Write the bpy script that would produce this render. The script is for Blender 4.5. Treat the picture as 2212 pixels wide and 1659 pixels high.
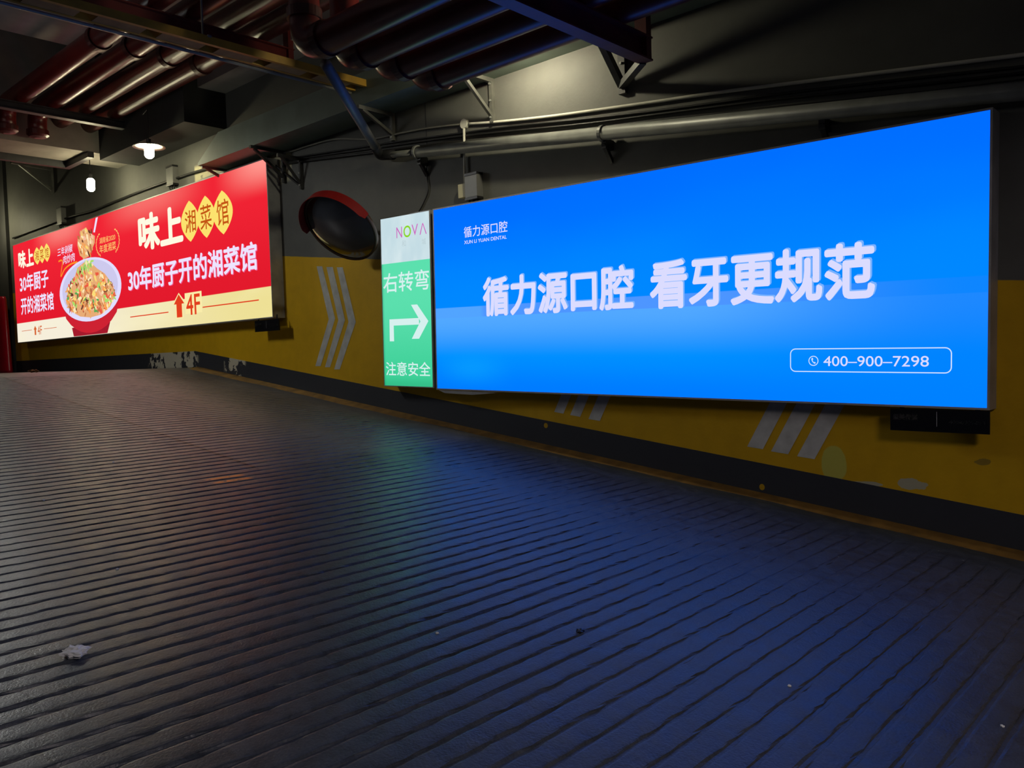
import bpy, bmesh, math, random
import numpy as np
from mathutils import Vector, Matrix

# ------------------------------------------------------------------ clearing
for o in list(bpy.data.objects):
    bpy.data.objects.remove(o, do_unlink=True)
SC = bpy.context.scene
COL = SC.collection
random.seed(7)
rng = np.random.default_rng(7)


def lin(r, g, b):
    def f(c):
        c = c / 255.0
        return c / 12.92 if c <= 0.04045 else ((c + 0.055) / 1.055) ** 2.4
    return (f(r), f(g), f(b), 1.0)


# ------------------------------------------------------------------ camera
# metres; the eye is the origin, +X runs down the ramp along the wall, +Y points at the wall
YAW, PITCH, ROLL = 0.7421, -0.0360, -0.0328
fw = Vector((-math.sin(YAW) * math.cos(PITCH), math.cos(YAW) * math.cos(PITCH), math.sin(PITCH)))
r0 = Vector((math.cos(YAW), math.sin(YAW), 0.0))
u0 = r0.cross(fw)
rt = math.cos(ROLL) * r0 + math.sin(ROLL) * u0
up = -math.sin(ROLL) * r0 + math.cos(ROLL) * u0
cam = bpy.data.cameras.new('camera')
cam.sensor_fit = 'HORIZONTAL'
cam.sensor_width = 36.0
cam.lens = 1779.8 / 2212.0 * 36.0
cam.clip_start = 0.02
camo = bpy.data.objects.new('camera', cam)
COL.objects.link(camo)
camo.matrix_world = Matrix(((rt.x, up.x, -fw.x, 0), (rt.y, up.y, -fw.y, 0), (rt.z, up.z, -fw.z, 0), (0, 0, 0, 1)))
SC.camera = camo

# ------------------------------------------------------------------ world, exposure
w = bpy.data.worlds.new('world')
SC.world = w
w.use_nodes = True
w.node_tree.nodes['Background'].inputs[0].default_value = (0.75, 0.8, 1.0, 1)
w.node_tree.nodes['Background'].inputs[1].default_value = 0.012
SC.view_settings.view_transform = 'Standard'
SC.view_settings.look = 'None'
SC.view_settings.exposure = 0.0
SC.view_settings.gamma = 1.0
SC.view_settings.use_curve_mapping = False
try:
    SC.cycles.use_denoising = True
    SC.cycles.sample_clamp_indirect = 4.0
    SC.cycles.max_bounces = 6
except Exception:
    pass

# strengths of what gives off light
S_BLUE, S_RED, S_GREEN = 1.0, 1.0, 1.0
S_BULB = 115.0
S_HIDDEN = 600.0


# ------------------------------------------------------------------ materials
def new_mat(name):
    m = bpy.data.materials.new(name)
    m.use_nodes = True
    nt = m.node_tree
    return m, nt, nt.nodes['Principled BSDF']


def surf(name, rgb, rough=0.6, metal=0.0, var=0.25, scale=6.0, bump=0.0, spec=0.5):
    """paint or metal with a little procedural variation"""
    m, nt, b = new_mat(name)
    c = lin(*rgb)
    tc = nt.nodes.new('ShaderNodeTexCoord')
    nz = nt.nodes.new('ShaderNodeTexNoise')
    nz.inputs['Scale'].default_value = scale
    nz.inputs['Detail'].default_value = 5
    nt.links.new(tc.outputs['Object'], nz.inputs['Vector'])
    rp = nt.nodes.new('ShaderNodeValToRGB')
    rp.color_ramp.elements[0].position = 0.3
    rp.color_ramp.elements[1].position = 0.7
    rp.color_ramp.elements[0].color = (c[0] * (1 - var), c[1] * (1 - var), c[2] * (1 - var), 1)
    rp.color_ramp.elements[1].color = (min(1, c[0] * (1 + var)), min(1, c[1] * (1 + var)), min(1, c[2] * (1 + var)), 1)
    nt.links.new(nz.outputs['Fac'], rp.inputs['Fac'])
    nt.links.new(rp.outputs['Color'], b.inputs['Base Color'])
    b.inputs['Roughness'].default_value = rough
    b.inputs['Metallic'].default_value = metal
    b.inputs['Specular IOR Level'].default_value = spec
    if bump:
        bp = nt.nodes.new('ShaderNodeBump')
        bp.inputs['Strength'].default_value = bump
        bp.inputs['Distance'].default_value = 0.01
        nt.links.new(nz.outputs['Fac'], bp.inputs['Height'])
        nt.links.new(bp.outputs['Normal'], b.inputs['Normal'])
    return m


def glow(name, rgb, strength=1.0):
    m = bpy.data.materials.new(name)
    m.use_nodes = True
    nt = m.node_tree
    nt.nodes.clear()
    out = nt.nodes.new('ShaderNodeOutputMaterial')
    e = nt.nodes.new('ShaderNodeEmission')
    e.inputs[0].default_value = lin(*rgb)
    e.inputs[1].default_value = strength
    nt.links.new(e.outputs[0], out.inputs[0])
    return m


class NT:
    """small node helper"""
    def __init__(s, nt):
        s.nt = nt
    def n(s, t, **kw):
        nd = s.nt.nodes.new(t)
        for k, v in kw.items():
            setattr(nd, k, v)
        return nd
    def put(s, sock, v):
        if isinstance(v, bpy.types.NodeSocket):
            s.nt.links.new(v, sock)
        else:
            sock.default_value = v
    def math(s, op, a, b=0.0, c=None, clamp=False):
        nd = s.n('ShaderNodeMath', operation=op)
        nd.use_clamp = clamp
        s.put(nd.inputs[0], a)
        s.put(nd.inputs[1], b)
        if c is not None:
            s.put(nd.inputs[2], c)
        return nd.outputs[0]
    def mix(s, f, a, b):
        nd = s.n('ShaderNodeMix', data_type='RGBA')
        s.put(nd.inputs['Factor'], f)
        s.put(nd.inputs[6], a)
        s.put(nd.inputs[7], b)
        return nd.outputs[2]
    def smooth(s, x, a, b):
        nd = s.n('ShaderNodeMapRange', interpolation_type='SMOOTHSTEP')
        s.put(nd.inputs[0], x)
        nd.inputs[1].default_value = a
        nd.inputs[2].default_value = b
        return nd.outputs[0]
    def noise(s, vec, scale, detail=4.0, rough=0.5):
        nd = s.n('ShaderNodeTexNoise')
        s.put(nd.inputs['Vector'], vec)
        nd.inputs['Scale'].default_value = scale
        nd.inputs['Detail'].default_value = detail
        nd.inputs['Roughness'].default_value = rough
        return nd.outputs['Fac']
    def box(s, x, a, b, soft=0.01):
        """1 inside a..b"""
        return s.math('MULTIPLY', s.smooth(x, a - soft, a + soft), s.math('SUBTRACT', 1.0, s.smooth(x, b - soft, b + soft)))


# ------------------------------------------------------------------ object helpers
def link(name, me, mats, parent=None, smooth=False):
    o = bpy.data.objects.new(name, me)
    COL.objects.link(o)
    if not isinstance(mats, (list, tuple)):
        mats = [mats]
    for m in mats:
        me.materials.append(m)
    if smooth:
        me.polygons.foreach_set('use_smooth', [True] * len(me.polygons))
    if parent is not None:
        o.parent = parent
        o.matrix_parent_inverse = Matrix.Translation(parent.location).inverted()
    return o


def from_bm(name, bm, mats, parent=None, smooth=False, bevel=0.0):
    if bevel:
        bmesh.ops.bevel(bm, geom=list(bm.edges), offset=bevel, segments=2, affect='EDGES', profile=0.7)
    bmesh.ops.recalc_face_normals(bm, faces=list(bm.faces))
    me = bpy.data.meshes.new(name)
    bm.to_mesh(me)
    bm.free()
    return link(name, me, mats, parent, smooth)


def thing(name, label, cat, loc=(0, 0, 0), group=None):
    o = bpy.data.objects.new(name, None)
    COL.objects.link(o)
    o.location = loc
    o.empty_display_size = 0.1
    o['label'] = label
    o['category'] = cat
    if group:
        o['group'] = group
    return o


def tag(o, label, cat, group=None, kind=None):
    o['label'] = label
    o['category'] = cat
    if group:
        o['group'] = group
    if kind:
        o['kind'] = kind
    return o


def struct(o):
    o['kind'] = 'structure'
    return o


def add_box(bm, x0, x1, y0, y1, z0, z1):
    vs = [bm.verts.new(p) for p in ((x0, y0, z0), (x1, y0, z0), (x1, y1, z0), (x0, y1, z0),
                                    (x0, y0, z1), (x1, y0, z1), (x1, y1, z1), (x0, y1, z1))]
    for f in ((0, 1, 2, 3), (4, 5, 6, 7), (0, 1, 5, 4), (1, 2, 6, 5), (2, 3, 7, 6), (3, 0, 4, 7)):
        bm.faces.new([vs[i] for i in f])
    return vs


def box(name, x0, x1, y0, y1, z0, z1, mat, parent=None, bevel=0.0):
    bm = bmesh.new()
    add_box(bm, x0, x1, y0, y1, z0, z1)
    return from_bm(name, bm, mat, parent, bevel=bevel)


def add_bar(bm, a, b, wx, wy, ref=(0, 1, 0)):
    """square bar from a to b"""
    a, b = Vector(a), Vector(b)
    d = (b - a).normalized()
    s = d.cross(Vector(ref))
    if s.length < 1e-3:
        s = d.cross(Vector((1, 0, 0)))
    s.normalize()
    t = d.cross(s)
    vs = []
    for p in (a, b):
        for i, j in ((-1, -1), (1, -1), (1, 1), (-1, 1)):
            vs.append(bm.verts.new(p + s * i * wx / 2 + t * j * wy / 2))
    for f in ((0, 1, 2, 3), (4, 5, 6, 7), (0, 1, 5, 4), (1, 2, 6, 5), (2, 3, 7, 6), (3, 0, 4, 7)):
        bm.faces.new([vs[i] for i in f])


def add_tube(bm, pts, rad, seg=12, caps=True):
    pts = [Vector(p) for p in pts]
    n = len(pts)
    rads = rad if isinstance(rad, (list, tuple)) else [rad] * n
    tang = []
    for i in range(n):
        a = pts[max(0, i - 1)]
        b = pts[min(n - 1, i + 1)]
        tang.append((b - a).normalized())
    nrm = tang[0].orthogonal().normalized()
    rings = []
    for i in range(n):
        nrm = (nrm - tang[i] * nrm.dot(tang[i])).normalized()
        bn = tang[i].cross(nrm)
        rings.append([bm.verts.new(pts[i] + (nrm * math.cos(2 * math.pi * k / seg) + bn * math.sin(2 * math.pi * k / seg)) * rads[i])
                      for k in range(seg)])
    for i in range(n - 1):
        for k in range(seg):
            bm.faces.new((rings[i][k], rings[i][(k + 1) % seg], rings[i + 1][(k + 1) % seg], rings[i + 1][k]))
    if caps:
        bm.faces.new(rings[0])
        bm.faces.new(rings[-1])


def tube(name, pts, rad, mat, parent=None, seg=12):
    bm = bmesh.new()
    add_tube(bm, pts, rad, seg)
    o = from_bm(name, bm, mat, parent, smooth=True)
    return o


def smooth_path(pts, k=6):
    """Catmull-Rom through pts"""
    p = [Vector(q) for q in pts]
    out = []
    for i in range(len(p) - 1):
        a, b, c, d = p[max(0, i - 1)], p[i], p[i + 1], p[min(len(p) - 1, i + 2)]
        for j in range(k):
            t = j / k
            out.append(0.5 * ((2 * b) + (c - a) * t + (2 * a - 5 * b + 4 * c - d) * t * t + (-a + 3 * b - 3 * c + d) * t ** 3))
    out.append(p[-1])
    return out


def round_path(pts, r, k=7):
    """polyline with rounded corners of radius r"""
    p = [Vector(q) for q in pts]
    out = [p[0]]
    for i in range(1, len(p) - 1):
        a = (p[i - 1] - p[i]).normalized()
        b = (p[i + 1] - p[i]).normalized()
        p0 = p[i] + a * r
        p2 = p[i] + b * r
        for j in range(k + 1):
            t = j / k
            out.append(p0 * (1 - t) ** 2 + p[i] * 2 * t * (1 - t) + p2 * t * t)
    out.append(p[-1])
    return out


# ------------------------------------------------------------------ the place: heights
SLOPE = 0.1226
WY = 5.15          # wall plane
SY = 5.0           # plane of the light box faces
FLAT = -0.035


def ramp_z(x):
    z = -1.31 - SLOPE * x
    # rounded crest
    d = x + 10.4
    k = 0.35
    if d < -k:
        return FLAT
    if d > k:
        return z
    return FLAT - SLOPE * (d + k) ** 2 / (4 * k)


# ------------------------------------------------------------------ structure materials
def wall_material():
    m, nt, b = new_mat('painted wall')
    h = NT(nt)
    tc = h.n('ShaderNodeTexCoord')
    sp = h.n('ShaderNodeSeparateXYZ')
    nt.links.new(tc.outputs['Object'], sp.inputs[0])
    X, Z = sp.outputs['X'], sp.outputs['Z']
    fine = h.noise(tc.outputs['Object'], 9.0, 6.0)
    big = h.noise(tc.outputs['Object'], 0.9, 3.0)
    xr = h.math('MAXIMUM', X, -10.3)
    fall = h.math('MULTIPLY', xr, -SLOPE)
    line = h.math('ADD', fall, 0.187)
    rag = h.math('MULTIPLY', h.math('SUBTRACT', fine, 0.5), 0.012)
    isy = h.smooth(h.math('SUBTRACT', h.math('ADD', Z, rag), line), -0.004, 0.004)     # 1 above the line: grey
    v = h.math('ADD', h.math('MULTIPLY', fine, 0.25), h.math('MULTIPLY', big, 0.35))
    v = h.math('ADD', v, 0.70)
    grey = lin(94, 94, 90)
    yel = lin(212, 166, 12)
    vv = h.n('ShaderNodeVectorMath', operation='SCALE')
    base = h.mix(isy, yel, grey)
    nt.links.new(base, vv.inputs[0])
    nt.links.new(v, vv.inputs['Scale'])
    colr = vv.outputs[0]
    # putty repair spot and scuffs low on the yellow
    def ell(cx, cz, rx, rz, col, base, ragged=0.5):
        dx = h.math('DIVIDE', h.math('SUBTRACT', X, cx), rx)
        dz = h.math('DIVIDE', h.math('SUBTRACT', Z, cz), rz)
        d = h.math('SQRT', h.math('ADD', h.math('MULTIPLY', dx, dx), h.math('MULTIPLY', dz, dz)))
        d = h.math('ADD', d, h.math('MULTIPLY', h.math('SUBTRACT', fine, 0.5), ragged))
        return h.mix(h.math('SUBTRACT', 1.0, h.smooth(d, 0.9, 1.0)), base, col)
    colr = ell(-2.005, -0.755, 0.082, 0.125, lin(196, 190, 84), colr, 0.25)
    colr = ell(-1.56, -0.845, 0.09, 0.035, lin(180, 175, 150), colr, 2.2)
    colr = ell(-1.80, -0.862, 0.10, 0.012, lin(180, 175, 150), colr, 1.8)
    colr = ell(-1.16, -0.69, 0.05, 0.026, lin(150, 124, 44), colr, 2.4)
    # bare plaster over the red sign
    pl = h.math('MULTIPLY', h.box(X, -10.1, -7.9, 0.02), h.box(Z, 2.0, 2.52, 0.03))
    pl = h.math('MULTIPLY', pl, h.smooth(h.math('ADD', fine, h.math('MULTIPLY', big, 0.6)), 0.6, 0.7))
    colr = h.mix(pl, colr, lin(176, 170, 140))
    nt.links.new(colr, b.inputs['Base Color'])
    b.inputs['Roughness'].default_value = 0.62
    b.inputs['Specular IOR Level'].default_value = 0.3
    bp = h.n('ShaderNodeBump')
    bp.inputs['Strength'].default_value = 0.12
    bp.inputs['Distance'].default_value = 0.01
    nt.links.new(h.noise(tc.outputs['Object'], 40.0, 4.0), bp.inputs['Height'])
    nt.links.new(bp.outputs['Normal'], b.inputs['Normal'])
    return m


def strip_material():
    m, nt, b = new_mat('black skirting paint')
    h = NT(nt)
    tc = h.n('ShaderNodeTexCoord')
    sp = h.n('ShaderNodeSeparateXYZ')
    nt.links.new(tc.outputs['Object'], sp.inputs[0])
    X = sp.outputs['X']
    n1 = h.noise(tc.outputs['Object'], 5.5, 6.0, 0.6)
    zone = h.math('ADD', h.box(X, -11.7, -10.25, 0.25), h.math('MULTIPLY', h.box(X, -9.55, -9.05, 0.15), 0.9))
    peel = h.smooth(h.math('ADD', n1, h.math('MULTIPLY', zone, 0.13)), 0.585, 0.60)
    peel = h.math('MULTIPLY', peel, h.smooth(zone, 0.3, 0.6))
    # yellow paint drips
    Z = sp.outputs['Z']
    def ell(cx, cz, rx, rz):
        dx = h.math('DIVIDE', h.math('SUBTRACT', X, cx), rx)
        dz = h.math('DIVIDE', h.math('SUBTRACT', Z, cz), rz)
        d = h.math('SQRT', h.math('ADD', h.math('MULTIPLY', dx, dx), h.math('MULTIPLY', dz, dz)))
        return h.math('SUBTRACT', 1.0, h.smooth(d, 0.9, 1.0))
    c = h.mix(peel, lin(52, 54, 60), lin(200, 192, 170))
    c = h.mix(h.math('MAXIMUM', ell(-4.356, -0.592, 0.022, 0.022), ell(-2.484, -0.94, 0.020, 0.022)), c, lin(190, 150, 20))
    nt.links.new(c, b.inputs['Base Color'])
    b.inputs['Roughness'].default_value = 0.5
    b.inputs['Specular IOR Level'].default_value = 0.3
    return m


def floor_material():
    m, nt, b = new_mat('ribbed concrete')
    h = NT(nt)
    tc = h.n('ShaderNodeTexCoord')
    sp = h.n('ShaderNodeSeparateXYZ')
    nt.links.new(tc.outputs['Object'], sp.inputs[0])
    X, Y = sp.outputs['X'], sp.outputs['Y']
    fine = h.noise(tc.outputs['Object'], 14.0, 6.0, 0.6)
    big = h.noise(tc.outputs['Object'], 0.8, 4.0)
    grit = h.noise(tc.outputs['Object'], 120.0, 2.0)
    v = h.math('ADD', h.math('MULTIPLY', fine, 1.2), h.math('MULTIPLY', big, 1.0))
    v = h.math('ADD', v, h.math('MULTIPLY', grit, 0.9))
    v = h.math('MAXIMUM', h.math('SUBTRACT', v, 0.55), 0.15)
    # newer pour beyond the long joint
    new = h.math('MULTIPLY', h.smooth(Y, 2.86, 2.89), h.math('SUBTRACT', 1.0, h.smooth(X, -5.05, -4.8)))
    joint = h.math('MULTIPLY', h.box(Y, 2.855, 2.885, 0.006), h.math('SUBTRACT', 1.0, h.smooth(X, -5.0, -4.9)))
    c = h.mix(new, lin(62, 67, 75), lin(82, 82, 85))
    # reddish-brown dust caught here and there
    c = h.mix(h.math('MULTIPLY', h.smooth(h.noise(tc.outputs['Object'], 3.0, 5.0), 0.55, 0.75), 0.12), c, lin(78, 68, 60))
    c = h.mix(h.math('MULTIPLY', joint, 0.8), c, lin(20, 20, 22))
    # orange paint rubbed off on the ribs
    om = h.math('MULTIPLY', h.box(Y, 2.46, 2.70, 0.03), h.box(X, -4.92, -4.68, 0.02))
    om = h.math('MULTIPLY', om, h.smooth(fine, 0.40, 0.46))
    om = h.math('MULTIPLY', om, h.box(h.math('FRACT', h.math('DIVIDE', h.math('ADD', X, 10.15), 0.0957)), 0.22, 0.66, 0.08))
    vv = h.n('ShaderNodeVectorMath', operation='SCALE')
    nt.links.new(c, vv.inputs[0])
    nt.links.new(v, vv.inputs['Scale'])
    c = h.mix(om, vv.outputs[0], lin(230, 130, 40))
    nt.links.new(c, b.inputs['Base Color'])
    r = h.math('ADD', h.math('MULTIPLY', fine, 0.40), 0.20)
    nt.links.new(r, b.inputs['Roughness'])
    b.inputs['Specular IOR Level'].default_value = 0.36
    bp = h.n('ShaderNodeBump')
    bp.inputs['Strength'].default_value = 0.5
    bp.inputs['Distance'].default_value = 0.006
    nt.links.new(h.math('ADD', fine, h.math('MULTIPLY', grit, 0.4)), bp.inputs['Height'])
    nt.links.new(bp.outputs['Normal'], b.inputs['Normal'])
    return m


M_WALL = wall_material()
M_STRIP = strip_material()
M_FLOOR = floor_material()
M_CONC = surf('raw concrete', (128, 124, 116), 0.8, var=0.2, scale=3.0, bump=0.2)
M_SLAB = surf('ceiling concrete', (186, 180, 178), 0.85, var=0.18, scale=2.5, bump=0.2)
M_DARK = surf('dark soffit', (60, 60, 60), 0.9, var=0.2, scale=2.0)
M_CURB = surf('ochre kerb paint', (120, 88, 34), 0.7, var=0.4, scale=9.0)
M_REDPIPE = surf('red pipe enamel', (84, 19, 16), 0.34, var=0.25, scale=5.0, spec=0.5)
M_COLLAR = surf('dark red coupling', (66, 18, 16), 0.4, var=0.3, scale=8.0)
M_REDSTEEL = surf('red oxide steel', (96, 26, 24), 0.5, var=0.3, scale=6.0)
M_STEEL = surf('galvanised steel', (132, 134, 130), 0.42, metal=0.1, var=0.2, scale=7.0)
M_BRKT = surf('dull grey steel', (104, 104, 98), 0.5, metal=0.3, var=0.3, scale=9.0)
M_BLACKST = surf('dark painted steel', (36, 36, 38), 0.5, var=0.3, scale=9.0)
M_UNLIT = surf('unlit wall dark', (42, 42, 41), 0.9, var=0.25, scale=2.5)  # near-black colour stands in for the unlit space beside the lamps
M_GPIPE = surf('dull grey pipe', (112, 110, 102), 0.45, var=0.2, scale=7.0)
M_DUCT = surf('green grey duct', (112, 128, 118), 0.6, var=0.15, scale=3.0)
M_WHITEPVC = surf('white conduit', (206, 204, 192), 0.5, var=0.08, scale=10.0)
M_CABLE = surf('black cable', (26, 26, 26), 0.5, var=0.2, scale=12.0)
M_GCABLE = surf('grey cable', (140, 138, 128), 0.5, var=0.1, scale=12.0)
M_YEL = surf('yellow pipe paint', (150, 112, 22), 0.5, var=0.25, scale=8.0)
M_TAN = surf('dusty tan tray', (132, 110, 70), 0.7, var=0.3, scale=8.0)
M_FRAME = surf('sign casing', (160, 160, 162), 0.45, metal=0.2, var=0.2, scale=6.0)
M_TAPE = surf('grey white reflective tape', (196, 196, 190), 0.45, var=0.15, scale=12.0)
M_BEIGE = surf('beige plastic', (206, 198, 160), 0.5, var=0.05)
M_ALU = surf('aluminium case', (112, 112, 110), 0.45, metal=0.4, var=0.1)
M_BLACKP = surf('black plastic', (20, 20, 22), 0.4, var=0.2)
M_PLATE = surf('black plate', (14, 14, 20), 0.3, var=0.2)
M_PLTXT = surf('grey print', (245, 245, 250), 0.5, var=0.1)
M_VISOR = surf('red plastic visor', (140, 22, 20), 0.4, var=0.1)
M_RIM = surf('dark rubber rim', (70, 44, 26), 0.5, var=0.2)
M_REDPOST = surf('red enamel', (176, 14, 40), 0.3, var=0.15, spec=0.6)
M_PAPER = surf('crumpled paper', (238, 238, 236), 0.8, var=0.1, scale=30.0)
M_LEAF = surf('dry leaf', (84, 52, 26), 0.8, var=0.3)
M_SHADE = surf('lamp enamel', (60, 62, 60), 0.4, var=0.1)
M_SHADEIN = surf('white enamel', (235, 235, 228), 0.4, var=0.03)
M_BULB = glow('warm white bulb', (255, 246, 200), S_BULB)
M_BULB2 = glow('hidden bulb glass', (255, 246, 210), S_HIDDEN)
mm, nt_, b_ = new_mat('mirror glass')
b_.inputs['Base Color'].default_value = lin(118, 118, 120)
b_.inputs['Metallic'].default_value = 1.0
b_.inputs['Roughness'].default_value = 0.12
M_MIRROR = mm


# ------------------------------------------------------------------ floor (flat landing + ribbed ramp)
def build_floor():
    per = 0.0957
    n0 = int(10.15 / per)
    xs, ph = [], []
    x_end = 4.2
    x = -10.15
    prof = [(0.0, 0.12), (0.07, -0.03), (0.34, -0.10), (0.64, -0.08), (0.74, 0.0), (0.785, 0.14), (0.83, 1.0), (0.95, 1.0)]
    while x < x_end:
        for t, d in prof:
            xs.append(x + t * per)
            ph.append(d)
        x += per
    pre = [-30.0, -24.0, -20.0, -17.0, -14.0, -12.0, -11.2, -10.8, -10.6, -10.4, -10.3, -10.2]
    xs = np.array(pre + xs)
    dep = np.array([0.0] * len(pre) + ph)
    ys = np.concatenate([[-7.0, -5.0, -3.5, -2.5], np.arange(-1.6, 4.6, 0.045), np.arange(4.6, 5.16, 0.09), [WY + 0.05]])
    nx, ny = len(xs), len(ys)
    XX, YY = np.meshgrid(xs, ys, indexing='ij')
    base = np.array([ramp_z(v) for v in xs])
    Z = np.repeat(base[:, None], ny, 1)
    # smooth random fields made of a few sines; chipped arrises from white noise
    def field(seed, fx, fy):
        r = np.random.default_rng(seed)
        f = np.zeros_like(XX)
        for _ in range(6):
            f += np.sin(XX * fx * r.uniform(.4, 1.6) + YY * fy * r.uniform(.4, 1.6) + r.uniform(0, 6.28))
        return f / 6
    wear = np.clip(0.75 + 0.55 * field(1, 0.9, 1.1), 0.25, 1.1)
    track = 1.0 - 0.72 * np.exp(-((YY - 3.95) / 0.42) ** 2) - 0.35 * np.exp(-((YY - 1.2) / 0.35) ** 2)
    edge = np.clip((4.82 - YY - 0.08 * field(3, 7, 3)) / 0.22, 0, 1)
    D = dep[:, None] * 0.0100 * wear * np.clip(track, 0.15, 1) * edge
    chips = rng.random(D.shape) ** 12 * 0.008 * ((dep[:, None] > 0.1) & (dep[:, None] < 0.2))
    Z = Z - D - chips * edge * (np.arange(nx)[:, None] >= len(pre)) + 0.0025 * field(5, 3, 2)
    XX = XX + (np.arange(nx)[:, None] >= len(pre)) * (0.006 * field(8, 1.3, 2.2) + 0.0025 * rng.standard_normal(XX.shape) * ((dep[:, None] > 0.1) & (dep[:, None] < 0.2)))
    # keep columns in order
    XX = np.maximum.accumulate(XX + np.arange(nx)[:, None] * 1e-6, axis=0)
    verts = np.stack([XX, YY, Z], -1).reshape(-1, 3)
    i = np.arange(nx - 1)[:, None] * ny + np.arange(ny - 1)[None, :]
    faces = np.stack([i, i + ny, i + ny + 1, i + 1], -1).reshape(-1, 4)
    me = bpy.data.meshes.new('floor')
    me.vertices.add(len(verts))
    me.vertices.foreach_set('co', verts.ravel())
    me.loops.add(faces.size)
    me.loops.foreach_set('vertex_index', faces.ravel())
    me.polygons.add(len(faces))
    me.polygons.foreach_set('loop_start', np.arange(len(faces)) * 4)
    me.update(calc_edges=True)
    me.validate()
    me.polygons.foreach_set('use_smooth', [False] * len(me.polygons))
    struct(link('floor', me, M_FLOOR))


build_floor()


# ------------------------------------------------------------------ walls, ceiling, beams
def build_shell():
    struct(box('wall_back', -26.0, 6.0, WY, WY + 0.25, -3.0, 5.2, M_WALL))
    struct(box('wall_left', -26.3, -26.0, -7.0, WY + 0.2, -0.5, 5.2, M_DARK))
    struct(box('wall_front', -26.0, 6.0, -7.2, -7.0, -3.0, 5.2, M_DARK))
    struct(box('ceiling', -10.4, 6.0, -7.0, WY, 3.8, 4.1, M_SLAB))
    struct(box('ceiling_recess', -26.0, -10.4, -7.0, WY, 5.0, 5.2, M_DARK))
    struct(box('pier_left', -19.2, -17.35, WY - 0.06, WY, -0.2, 5.0, M_DARK))
    # deep beam across the room at the lamps
    struct(box('beam_left', -12.41, -11.70, -7.0, WY, 2.91, 5.0, M_CONC))
    # dark box added where the wall lies unlit; slab-coloured bulkhead over the duct
    struct(box('dark_wall_box', -11.70, -9.25, 4.62, WY, 2.82, 5.0, M_UNLIT))
    struct(box('bulkhead', -9.25, 6.0, 4.80, WY, 3.25, 3.8, M_SLAB))
    # skirting: sloping piece and level piece, following the floor
    bm = bmesh.new()
    for xa, xb in ((-10.3, 6.0),):
        pts = [(xa, -SLOPE * xa - 1.31), (xb, -SLOPE * xb - 1.31), (xb, -SLOPE * xb - 1.085), (xa, -SLOPE * xa - 1.085)]
        f = [bm.verts.new((x, WY - 0.006, z)) for x, z in pts]
        g = [bm.verts.new((x, WY, z)) for x, z in pts]
        bm.faces.new(f)
        for k in range(4):
            bm.faces.new((f[k], f[(k + 1) % 4], g[(k + 1) % 4], g[k]))
    struct(from_bm('baseboard_ramp', bm, M_STRIP))
    bm = bmesh.new()
    add_box(bm, -17.35, -10.3, WY - 0.006, WY, FLAT, 0.178)
    struct(from_bm('baseboard_landing', bm, M_STRIP))
    # small ochre fillet between skirting and ribs
    bm = bmesh.new()
    N = 60
    rows = []
    for k in range(N + 1):
        x = -10.25 + (6.0 + 10.25) * k / N
        z = -SLOPE * x - 1.31
        wob = 0.012 * math.sin(k * 1.7) + 0.01 * math.sin(k * 0.6)
        rows.append([bm.verts.new(p) for p in ((x, WY - 0.006, z + 0.028), (x, WY - 0.05 - wob * 0.5, z + 0.016), (x, WY - 0.12 - wob, z - 0.004))])
    for k in range(N):
        for j in range(2):
            bm.faces.new((rows[k][j], rows[k + 1][j], rows[k + 1][j + 1], rows[k][j + 1]))
    struct(from_bm('trim_kerb', bm, M_CURB))


build_shell()
WALL = bpy.data.objects['wall_back']


# chevrons of grey-white tape on the wall: pattern of the wall
def chevron(name, pieces):
    bm = bmesh.new()
    for p in pieces:
        f = [bm.verts.new((x, WY - 0.0025, z)) for x, z in p]
        bm.faces.new(f)
    return from_bm(name, bm, M_TAPE, WALL)


chevron('chevron_marking', [
    [(-7.500, 1.010), (-7.397, 1.000), (-7.205, 0.435), (-7.502, -0.059), (-7.602, -0.058), (-7.320, 0.434)],
    [(-7.323, 0.986), (-7.211, 0.975), (-7.034, 0.412), (-7.331, -0.073), (-7.424, -0.072), (-7.150, 0.418)],
    [(-7.141, 0.965), (-7.037, 0.955), (-6.854, 0.382), (-7.161, -0.099), (-7.261, -0.098), (-6.976, 0.389)]])


def leg(bx, bz, w, dx, dz):
    """lower leg and upper leg of one stripe starting at its foot"""
    return [(bx, bz), (bx + w, bz - 0.012), (bx + w + dx, bz - 0.012 + dz), (bx + w + 0.62 * dx - 0.02, bz + 2.1 * dz), (bx + 0.62 * dx - 0.12, bz + 2.1 * dz + 0.01), (bx + dx, bz + dz)]


chevron('chevron_marking', [leg(-4.265, -0.478, 0.095, 0.28, 0.50), leg(-4.101, -0.499, 0.100, 0.28, 0.50), leg(-3.920, -0.526, 0.110, 0.28, 0.50)])
chevron('chevron_marking', [leg(-2.586, -0.674, 0.112, 0.28, 0.50), leg(-2.417, -0.697, 0.117, 0.28, 0.50), leg(-2.240, -0.719, 0.114, 0.28, 0.50)])


# ------------------------------------------------------------------ light boxes
def frame_xf(x0, z0, tilt):
    c, s = math.cos(tilt), math.sin(tilt)

    def P(u, v, d=0.0):
        """u right, v down on the sign face, d out towards the room"""
        return Vector((x0 + u * c + v * s, SY - d, z0 + u * s - v * c))
    return P


FONT_CACHE = {}


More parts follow.
